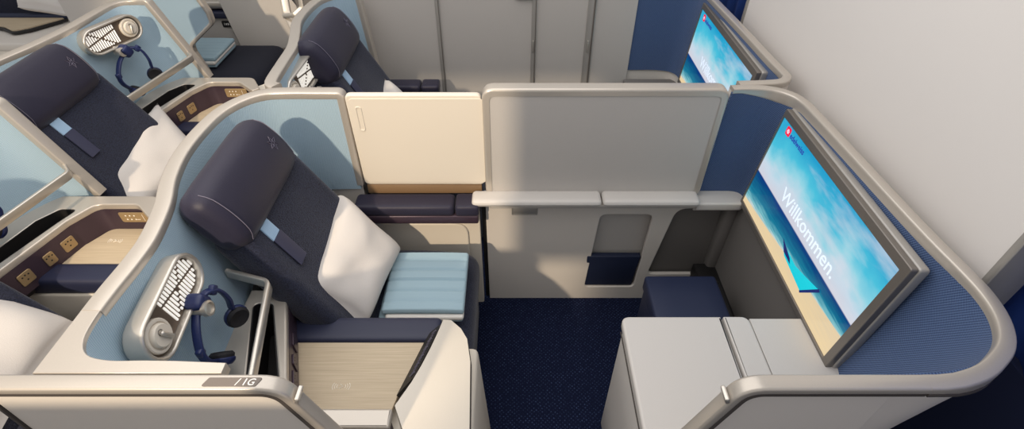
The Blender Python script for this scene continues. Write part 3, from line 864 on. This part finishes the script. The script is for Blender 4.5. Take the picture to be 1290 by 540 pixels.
# footwell
fw = thing('footwell', 'charcoal footwell lining below the near screen', 'footwell', (.9, 1.4, 0))
part('back_liner', rbox((.885, 1.79, .40), (.42, .02, .50), .004, 3), DGREY, fw)
part('side_liner', J(slab([[(1.015, 1.78, .68), (1.015, 1.03, .68)], [(1.0, 1.78, .05), (1.0, 1.03, .05)]], [[(1.03, 1.78, .68), (1.03, 1.03, .68)], [(1.02, 1.78, .05), (1.02, 1.03, .05)]])), DGREY, fw)
part('corner_liner', rbox((.990, 1.762, .40), (.06, .06, .52), .02, 5), DGREY, fw)
part('floor_pan', rbox((.96, 1.45, .16), (.12, .62, .20), .01, 4), BLACK, fw)
ot = thing('ottoman', 'navy leather footrest pad in the charcoal footwell', 'ottoman', (.73, 1.3, 0))
part('cushion', rbox((.735, 1.30, .41), (.31, .42, .08), .014, 8), OTTO, ot)
part('base', rbox((.74, 1.31, .20), (.29, .42, .36), .01, 5), OTTO, ot)
part('side_arm', J(rbox((.905, 1.36, .40), (.022, .30, .03), .006, 4), rbox((.885, 1.50, .405), (.05, .02, .03), .006, 4)), BLACK, ot, 'black hinge arm')

# ------------------------------------------------------------ near right cabinet
cb = thing('side_cabinet', 'pale cabinet with seamed top in front of the footwell', 'cabinet', (.7, .85, 0))
part('body', rbox((.66, .845, .34), (.56, .46, .68), .02, 7, fn=lambda x, y, z: (x, y, z)), PALE, cb)
tp = roundpath([(.375, .62), (.715, .62), (.718, 1.092), (.375, 1.092)], [.01, .004, .004, .03], 6, True)
part('worktop', plate(tp, [], .035, .009, (0, 0, .692), res=3), PALE, cb)
tp2 = roundpath([(.723, .62), (.812, .62), (.812, 1.092), (.726, 1.092)], [.004, .004, .03, .004], 6, True)
part('worktop_flap', plate(tp2, [], .035, .007, (0, 0, .692), res=3), PALE, cb)
part('rear_shelf', plate([(.815, .62), (1.07, .66), (1.05, 1.085), (.815, 1.085)], [], .03, .002, (0, 0, .690)), PALE, cb)
part('side_seam', tube([(.377, .64, .655), (.377, 1.065, .655)], .002, 5), GROOVE, cb)

# ------------------------------------------------------------ front shells with screen
def build_front(label, top, bot, S, liner, near=True):
    t = thing('front_shell', label, 'partition', (1.05, 1.3, 0), 'front shells carrying the screens')
    n = 8
    def taper(rows, off):
        return rows
    inner = wall_rows(top, bot, 1.185, .70, n)
    fb = [[(a[0], a[1], r[0][2]) for a in offset2(r, .010)] for r in inner]
    part('fabric_lining', slab(inner, fb), liner, t, smooth=50, uv=cloth_uv(inner))
    ci = [[(a[0], a[1], r[0][2]) for a in offset2(r, .012)] for r in inner]
    co = [[(a[0], a[1], r[0][2]) for a in offset2(r, .034)] for r in inner]
    if near: co = [[(q[0], max(q[1], .562), q[2]) for q in r] for r in co]
    part('outer_panel', slab(ci, co), WARM, t, smooth=50)
    i2 = [[(a[0], a[1], z) for a in offset2(bot, .012)] for z in (.698, .0)]
    o2 = [[(a[0], a[1], z) for a in offset2(bot, .045)] for z in (.698, .0)]
    part('lower_panel', slab(i2, o2), WARM, t, smooth=50)
    path = [(p[0], p[1], 1.189) for p in offset2(top, .016)]
    if near:
        path = [q for q in path if not (q[1] < .70 and q[0] < .90)]
        path = [(q[0], q[1]-.012*min(1, max(0, (1.03-q[0])/.12)) if q[1] < .72 else q[1], q[2]) for q in path]+[(.875, .5572, 1.189), (.845, .557, 1.189)]
        hs = [1+1.3*min(1, max(0, (q[0]-.88)/.14)) for q in path]
    else: hs = [1.3]*len(path)
    part('rim', sweep(path, rprof(.036, .022, .005), hs=hs), RIMP, t, 'champagne metal rim', smooth=40)
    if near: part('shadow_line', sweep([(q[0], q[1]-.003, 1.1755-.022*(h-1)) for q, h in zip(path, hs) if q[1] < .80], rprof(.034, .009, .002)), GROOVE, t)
    return place(t, S)
FT = spline([(.845, 1.785), (.90, 1.788), (.96, 1.785), (1.01, 1.768), (1.045, 1.735), (1.062, 1.69), (1.068, 1.62), (1.078, 1.40), (1.088, 1.15), (1.097, .98), (1.108, .86), (1.110, .79), (1.098, .725), (1.070, .67), (1.030, .632), (.975, .603), (.91, .589), (.84, .584), (.76, .582)], 4)
FB = spline([(.80, 1.78), (.86, 1.782), (.91, 1.782), (.96, 1.78), (1.0, 1.765), (1.015, 1.72), (1.02, 1.65), (1.025, 1.40), (1.03, 1.15), (1.035, 1.0), (1.03, .91), (1.01, .84), (.985, .785), (.955, .74), (.925, .70), (.89, .66), (.85, .632), (.80, .615), (.74, .608)], 4)
build_front('front shell lined in denim blue behind the near screen', FT, FB, S_1G, MBLUE)
FT2 = spline([(.70, 1.90), (.80, 1.90), (.90, 1.90), (.98, 1.885), (1.02, 1.85), (1.035, 1.79), (1.045, 1.60), (1.06, 1.30), (1.07, 1.0), (1.078, .86), (1.075, .83), (1.05, .805), (1.00, .795), (.93, .79), (.88, .788)], 4)
FB2 = [(p[0]-.035, p[1]) for p in FT2]
build_front('front shell lined in denim blue behind the farther screen', FT2, FB2, S_1D, MBLUE, near=False)

def build_screen(label, S, d=(0, 0, 0)):
    t = thing('television_screen', label, 'screen', (1.05, 1.31, .68), 'wall screens showing a beach')
    k = math.atan(.09)
    U = Vector((0, -1, 0)); W = Vector((math.sin(k), 0, math.cos(k))); N = U.cross(W)     # N points to the seat (-x)
    O = Vector((1.0, 1.712, .692))
    Wd, Ht = .815, .468
    def R(x0, y0, x1, y1, r=.006): return rect(x0, y0, x1, y1, r, 4)
    outer = R(0, 0, Wd, Ht, .008); hole = R(.006, .022, Wd-.030, Ht-.032, .002)
    part('bezel', plate(outer, [hole], .022, .003, O+N*.0, U, W), DARKMET, t, 'dark metal bezel')
    part('back_case', plate(R(-.004, -.004, Wd+.004, Ht+.004, .012), [], .030, .006, O-N*.0245, U, W), BEZTOP, t)
    sw, shh = Wd-.030-.006, Ht-.032-.022
    q = O+U*.006+W*.022+N*.004
    pts = [q, q+U*sw, q+U*sw+W*shh, q+W*shh]
    b = BASE[t.name]
    me = bpy.data.meshes.new('display'); me.from_pydata([tuple(p-b) for p in pts], [], [(0, 1, 2, 3)])
    uv = me.uv_layers.new(name='pic')
    for li, c in zip(me.polygons[0].loop_indices, ((0, 0), (1, 0), (1, 1), (0, 1))): uv.data[li].uv = c
    me.materials.append(SCREEN)
    ds = bpy.data.objects.new('display', me); COL.objects.link(ds); ds.parent = t; ds['label'] = 'beach picture on the display'
    e = N*.0012
    def at(y, z): return q+U*(1.706-y)+W*((z-.714)/math.cos(k))+e
    part('display_text', text('Willkommen.', .0755, at(1.500, .900), U, W, .0003, bold=.0002), TXTW, ds, 'white word Willkommen.')
    part('display_text', text('edelweiss', .030, at(1.622, 1.088), U, W, .0003, bold=.0006), TXTB, ds, 'blue word edelweiss')
    part('display_logo', plate(R(0, 0, .034, .034, .009), [], .0006, 0, at(1.660, 1.083), U, W), TXTR, ds, 'red badge')
    c = at(1.643, 1.100)+e; g = []
    for i in range(6):
        a = i*PI/3+.3; dd = U*math.cos(a)+W*math.sin(a); s = U*-math.sin(a)+W*math.cos(a)
        P_ = [c+dd*.001, c+dd*.006+s*.0025, c+dd*.011, c+dd*.006-s*.0025]
        g.append(([tuple(p) for p in P_], [(0, 1, 2, 3)]))
    part('logo_flower', J(*g), TXTW, ds, 'white flower mark')
    hull = [at(1.358, .800), at(1.318, .772), at(1.167, .757), at(1.096, .838), at(1.183, .813), at(1.245, .797), at(1.30, .800)]
    part('display_boat', ([tuple(p) for p in hull], [tuple(range(7))]), BOATM, ds, 'turquoise boat picture')
    e2 = e
    cab = [at(1.37, .815)+e2, at(1.33, .782)+e2, at(1.27, .778)+e2, at(1.285, .792)+e2, at(1.315, .80)+e2]
    st = [at(1.167, .757)+e2, at(1.160, .752)+e2, at(1.090, .836)+e2, at(1.100, .842)+e2]
    part('display_boat_bow', ([tuple(p) for p in cab], [tuple(range(5))]), BOATD, ds, 'navy bow of the boat picture')
    part('display_boat_stern', ([tuple(p) for p in st], [(0, 1, 2, 3)]), BOATD, ds, 'navy stern of the boat picture')
    return place(t, S, d)
build_screen('large tilted screen showing Willkommen over a beach, right of the footwell', S_1G)
build_screen('farther screen with the same beach picture, partly behind the divider', S_1D, (-.005, .045, 0))
# grey corner ledge between ledge and screen
cl = thing('corner_ledge', 'grey corner ledge below the blue fabric next to the screen', 'ledge', (.9, 1.74, .66))
part('top', plate(roundpath([(.80, 1.69), (1.00, 1.69), (1.02, 1.72), (1.02, 1.785), (.80, 1.785)], [.01, .03, .01, 0, 0], 4, True), [], .04, .008, (0, 0, .685), res=3), PALE, cl)
part('fascia', rbox((.925, 1.75, .65), (.24, .04, .04), .006, 4), GREY, cl)
c2 = thing('far_corner_ledge', 'dark corner ledge under the farther screen', 'ledge', (.85, 2.9, .60))
part('top', rbox((.86, 2.885, .635), (.34, .13, .03), .01, 5), DGREY, c2)
part('fascia', rbox((.86, 2.86, .60), (.34, .10, .04), .01, 5), DARKMET, c2)

# ------------------------------------------------------------ aisle side panels of the nearest suite
def aisle_panel(label, pts_top, pts_face, strips, name='aisle_side_panel'):
    t = thing(name, label, 'panel', (pts_face[0][0], .58, 0), 'aisle side panels of the nearest suite')
    return t
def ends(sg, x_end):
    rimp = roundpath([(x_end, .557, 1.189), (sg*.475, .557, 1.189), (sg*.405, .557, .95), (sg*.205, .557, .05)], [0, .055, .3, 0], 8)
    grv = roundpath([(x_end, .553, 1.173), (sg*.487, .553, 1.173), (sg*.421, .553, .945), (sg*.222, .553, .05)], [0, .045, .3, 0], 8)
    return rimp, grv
lp = thing('aisle_side_panel', 'grey panel with the 1G plate on its cream rim, lower left', 'panel', (-.8, .56, 0))
r1, g1 = ends(-1, -1.093)
part('face', plate([(-1.09, .02), (-.215, .02), (-.415, .93), (-.460, 1.12), (-.51, 1.172), (-1.09, 1.172)], [], .026, .002, (0, .564, 0), (1, 0, 0), (0, 0, 1)), WARM, lp)
part('rim', sweep(r1, rprof(.036, .022, .006)), RIMP, lp, 'cream metal rim', smooth=40)
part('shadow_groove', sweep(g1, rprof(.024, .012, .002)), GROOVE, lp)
part('end_edge', rbox((-1.094, .562, .59), (.008, .034, 1.16), .002, 3), GROOVE, lp)
sp = part('sign_plate', plate(roundpath([(-.628, .5455), (-.517, .5455), (-.508, .5655), (-.618, .5655)], .004, 3, True), [], .0016, .0004, (0, 0, 1.2004), (1, 0, 0), (0, 1, 0)), SIGNP, lp, 'taupe seat number plate')
part('sign_text', text('/ 1G', .0215, (-.560, .5480, 1.2014), (1, 0, 0), (0, 1, 0), .0002, shear=.2, bold=.0002), SIGNT, sp, 'white characters /1G')
part('latch_notch', rbox((-.4465, .5565, 1.150), (.010, .0345, .018), .003, 5, rot=ry(16)), CHROME, lp)
rp = thing('aisle_side_panel', 'grey panel with silver rim below the denim blue shell, lower right', 'panel', (.7, .56, 0))
r1, g1 = ends(1, .845)
part('face', plate([(.215, .02), (.79, .02), (.79, 1.172), (.51, 1.172), (.460, 1.12), (.415, .93)], [], .026, .002, (0, .564, 0), (1, 0, 0), (0, 0, 1)), WARM, rp)
part('rim', sweep(r1, rprof(.036, .022, .006)), RIMP, rp, 'silver rim', smooth=40)
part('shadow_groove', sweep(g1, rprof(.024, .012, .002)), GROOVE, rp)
part('latch_notch', rbox((.4465, .5565, 1.150), (.010, .0345, .018), .003, 5, rot=ry(-16)), CHROME, rp)
rp['group'] = lp['group'] = 'aisle side panels of the nearest suite'

# ------------------------------------------------------------ far door panels of the suite beyond
for k, (x0, x1, lab) in enumerate(((-.86, -.428, 'grey far door panel left of the first metal seam'), (-.418, .118, 'grey far door panel between the first and second metal seams'), (.135, .435, 'grey far door panel between the second and third metal seams'), (.47, .71, 'narrow grey far panel left of the far denim blue fabric'))):
    solo('door_panel', plate(rect(x0, .0, x1, 1.38, .008), [], .03, .004, (0, 2.97, 0), (1, 0, 0), (0, 0, 1)), GREY, lab, 'door panel', 'far door panels')
for k, (x, w, lab) in enumerate(((-.423, .026, 'slim metal post by the end of the far armrest'), (.127, .030, 'metal post with chrome latch in the middle of the far wall'), (.453, .050, 'wide metal post nearest the far blue fabric'))):
    t = thing('door_post', lab, 'post', (x, 2.965, .05), 'metal posts between the far door panels')
    part('channel', rbox((x, 2.962, .72), (w, .03, 1.34), .004, 4), BEZTOP, t)
    part('seal', rbox((x+w*.30, 2.944, .72), (w*.16, .008, 1.34), .001, 3), DARKMET, t)
    if k:
        if k == 1: part('catch', rbox((x-.06, 2.945, 1.15), (.10, .02, .03), .004, 4), BEZTOP, t)
        part('latch', rbox((x-w*.1, 2.943, .86), (.008, .012, .07), .003, 4), CHROME, t)

# ------------------------------------------------------------ far side suite, top left
fs = thing('window_side_shell', 'far light blue shell panel with angular champagne rim, top left', 'partition', (-2.1, 3.3, 0))
pz = [(-2.30, 1.40), (-2.02, 1.40), (-1.97, 1.02), (-1.938, .93), (-1.938, .86), (-2.135, .715), (-2.137, .66), (-2.10, .50), (-2.30, .50)]
part('fabric_panel', plate(roundpath(pz, [0, .03, .02, .04, .04, .05, .03, 0, 0], 5, True), [], .03, .004, (0, 3.32, 0), (1, 0, 0), (0, 0, 1)), plain('pale_blue_cloth', (156, 180, 196), .9, bump=.4, bscale=500), fs)
pr = roundpath([(p[0]+.008, 3.31, p[1]) for p in pz[:8]], [0, .03, .02, .05, .05, .06, .04, 0], 6)
part('rim', sweep(pr, rprof(.05, .024, .008), up=(0, 0, 1)), RIMP, fs, 'champagne metal rim')
t = thing('passenger_seat', 'dark navy seat end with blue blanket in the far suite', 'seat', (-2.2, 3.6, 0))
part('seat_cushion', rbox((-2.22, 3.62, .36), (.92, .60, .22), .09, 12), plain('midnight_cloth', (22, 25, 40), .85), t)
part('seat_base', rbox((-2.22, 3.62, .13), (.84, .54, .28), .04, 5), plain('midnight_base', (20, 22, 34), .8), t)
t = thing('far_side_console', 'far grey console with navy top and small dark seat sign', 'console', (-2.3, 4.1, 0))
part('body', rbox((-2.32, 4.10, .31), (.78, .16, .62), .01, 5), GREY, t)
part('navy_band', rbox((-2.32, 4.09, .645), (.78, .20, .05), .012, 5), NAVY, t)
part('silver_bar', rbox((-2.36, 4.08, .71), (.62, .12, .06), .025, 8), CHROME, t)
part('wood_top', rbox((-2.36, 4.24, .70), (.66, .20, .02), .005, 4), WOOD, t)
sg = part('seat_sign', plate(rect(-2.272, .548, -2.142, .598, .012, 4), [], .008, .002, (0, 4.015, 0), (1, 0, 0), (0, 0, 1)), BLACK, t, 'small dark seat sign')
part('sign_text', J(*[rbox((-2.252+.0145*k, 4.010, .573), (.009 if k % 3 else .004, .002, .018-.003*(k % 2)), .001, 3) for k in range(7)]), SIGNT, sg)
pp = thing('grey_bulkhead', 'tall grey suite wall between the far seat and the central shells', 'panel', (-1.9, 4.0, 0))
part('upper_panel', plate([(-2.17, .39), (-2.27, 1.25), (-1.60, 1.25), (-1.66, .39)], [], .05, .006, (0, 4.0, 0), (1, 0, 0), (0, 0, 1)), WARM, pp)
part('lower_panel', plate([(-2.10, .06), (-2.17, .375), (-1.50, .375), (-1.50, .06)], [], .05, .006, (0, 3.99, 0), (1, 0, 0), (0, 0, 1)), WARM, pp)
part('kick_ledge', rbox((-1.80, 3.90, .05), (.62, .16, .05), .02, 6), WARM, pp)
# angular silver shell in front of it
ss = thing('angular_shell', 'angular silver shell edge with rail beside the 1D light blue lining', 'partition', (-1.35, 3.1, 0))
pr = roundpath([(-1.30, 3.40, 1.20), (-1.44, 3.35, 1.02), (-1.43, 3.30, .92), (-1.27, 3.05, .72), (-1.24, 3.0, .55)], [0, .05, .05, .05, 0], 6)
part('rim', sweep(pr, rprof(.05, .028, .009), up=(0, -1, 0)), RIMP, ss)
part('panel', plate([(-1.42, 1.20), (-1.44, 1.0), (-1.30, .74), (-1.26, .40), (-1.05, .40), (-1.05, 1.20)], [], .03, .003, (0, 3.42, 0), (1, 0, 0), (0, 0, 1)), DGREY, ss)
part('guard_rail', sweep(roundpath([(-1.30, 3.26, 1.10), (-1.30, 3.24, .98), (-1.36, 3.22, .94), (-1.44, 3.26, .92)], [0, .03, .03, 0], 5), rprof(.03, .016, .006)), CHROME, ss)
part('tray', rbox((-1.26, 3.28, .88), (.14, .12, .05), .015, 5), PALE, ss)
# row behind, window side: tray, pillow and pale ledges at the very corner
rt = thing('corner_console', 'pale ledge with tan wood tray at the top left corner', 'console', (-3.6, 3.9, 0))
part('wood_tray', plate(roundpath([(-4.2, 4.05), (-3.52, 4.05), (-3.66, 3.86), (-3.74, 3.80), (-3.86, 3.88), (-4.2, 3.98)], [0, 0, .05, .05, .05, 0], 5, True), [], .02, .003, (0, 0, .60)), WOOD, rt)
part('tray_edge', plate(roundpath([(-4.2, 4.06), (-3.50, 4.06), (-3.65, 3.845), (-3.74, 3.785), (-3.87, 3.865), (-4.2, 3.965)], [0, 0, .05, .05, .05, 0], 5, True), [], .02, .003, (0, 0, .588)), BLACK, rt)
part('body', rbox((-3.80, 3.90, .28), (1.2, .50, .58), .02, 5), WARM, rt)
part('arm_pad', rbox((-3.86, 4.07, .615), (.74, .05, .04), .02, 5), NAVYD, rt)
part('lower_ledge', rbox((-3.75, 3.56, .50), (1.3, .16, .05), .02, 5), CREAM, rt)
cs = thing('passenger_seat', 'dark navy seat behind a pillow at the top left corner', 'seat', (-4.1, 4.4, 0))
part('seat_cushion', rbox((-3.95, 4.48, .36), (.75, .55, .22), .06, 8), KNIT, cs)
part('seat_base', rbox((-3.95, 4.48, .13), (.66, .50, .26), .04, 6), KNIT, cs)
part('backrest', rbox((-4.32, 4.48, .75), (.16, .58, .80), .06, 8, rot=ry(-28)), KNIT, cs)
build_pillow('white pillow at the top left corner of the photo', (-3.98, 4.36, .80), (-3.80, 4.02, .70), (-3.44, 4.02, .64), (-3.50, 4.30, .76), .08, 12)
solo('aisle_door_panel', plate(rect(-2.93, .02, -2.30, 1.25, .02), [], .04, .006, (0, 3.42, 0), (1, 0, 0), (0, 0, 1)), WARM, 'grey door panel behind the upper left shell rim', 'door panel')

# ------------------------------------------------------------ the setting
struct('floor', ([(-6, -1.5, 0), (4, -1.5, 0), (4, 6, 0), (-6, 6, 0)], [(0, 1, 2, 3)]), CARPET, 0)
wf = struct('wall_front', rbox((1.235, 1.755, 1.30), (.09, 1.79, 2.6), .006, 4), WALLW)
tr = struct('trim_1', J(rbox((1.232, .855, 1.30), (.098, .022, 2.6), .006, 4)), BEZTOP)
tr = struct('trim_2', J(rbox((1.232, 2.655, 1.30), (.098, .022, 2.6), .006, 4)), BEZTOP)
struct('wall_far', rbox((-1, 5.05, 1.25), (10, .1, 2.5), .01, 3), WARM)
struct('wall_forward', rbox((1.44, 2.2, .43), (.04, 7.4, .86), .01, 3), NAVYLOW)
def curtain(x, y0, y1, z0, z1, lab):
    rows = []
    n = 60
    for z in (z0, z1): rows.append([(x+.018*math.sin(k*1.15), y0+(y1-y0)*k/n, z) for k in range(n+1)])
    r2 = [[(p[0]+.006, p[1], p[2]) for p in r] for r in rows]
    return solo('curtain', slab(rows, r2), CURT, lab, 'curtain', 'royal blue curtains', smooth=180)
curtain(1.43, -.6, 1.30, .86, 2.3, 'royal blue curtain at the right edge beyond the white wall')
curtain(1.43, 2.72, 4.4, .86, 2.3, 'royal blue curtain at the top right behind the farther screen')

struct('sun_mask_wall', J(rbox((-1.145, -.32, .875), (.57, .05, 1.75), .02, 5), rbox((-.65, -.32, 2.84), (2.1, .05, .94), .02, 5), rbox((.20, -.32, 1.65), (.10, .05, 3.3), .02, 5), rbox((-.34, -.32, 2.12), (1.18, .048, .64), .01, 5)), WARM)  # added out of view behind the camera to cut the edges of the sunlight

# ------------------------------------------------------------ light
w = bpy.data.worlds.new('cabin'); SC.world = w; w.use_nodes = True
bg = w.node_tree.nodes['Background']; bg.inputs['Color'].default_value = (1.0, .993, .985, 1); bg.inputs['Strength'].default_value = .57
def area(name, loc, rot, size, energy, color, sy=None):
    l = bpy.data.lights.new(name, 'AREA'); l.energy = energy; l.color = color; l.shape = 'RECTANGLE'; l.size = size; l.size_y = sy or size
    o = bpy.data.objects.new(name, l); COL.objects.link(o); o.location = loc; o.rotation_euler = rot; return o
area('ceiling_light', (-.6, 1.5, 3.0), (0, math.radians(-18), 0), 3.0, 50, (1, .97, .945), 3.0)
sp_ = bpy.data.lights.new('window_sun', 'SPOT'); sp_.energy = 1250; sp_.color = (1, .82, .60); sp_.spot_size = math.radians(31); sp_.spot_blend = .3; sp_.shadow_soft_size = .08
so = bpy.data.objects.new('window_sun', sp_); COL.objects.link(so); so.location = (-2.3, -3.3, 3.95)
d = Vector((-1.32, 1.65, .85))-Vector(so.location); so.rotation_euler = d.to_track_quat('-Z', 'Y').to_euler()

# ------------------------------------------------------------ camera
cam = bpy.data.cameras.new('camera'); cam.sensor_width = 36; cam.lens = 36*650/1290; cam.clip_start = .05
co = bpy.data.objects.new('camera', cam); COL.objects.link(co); co.location = (0, 0, 2.15)
co.rotation_euler = (math.radians(90-41.7), 0, 0)
SC.camera = co
SC.view_settings.view_transform = 'Standard'; SC.view_settings.look = 'None'
SC.view_settings.exposure = 0; SC.view_settings.gamma = 1; SC.view_settings.use_curve_mapping = False
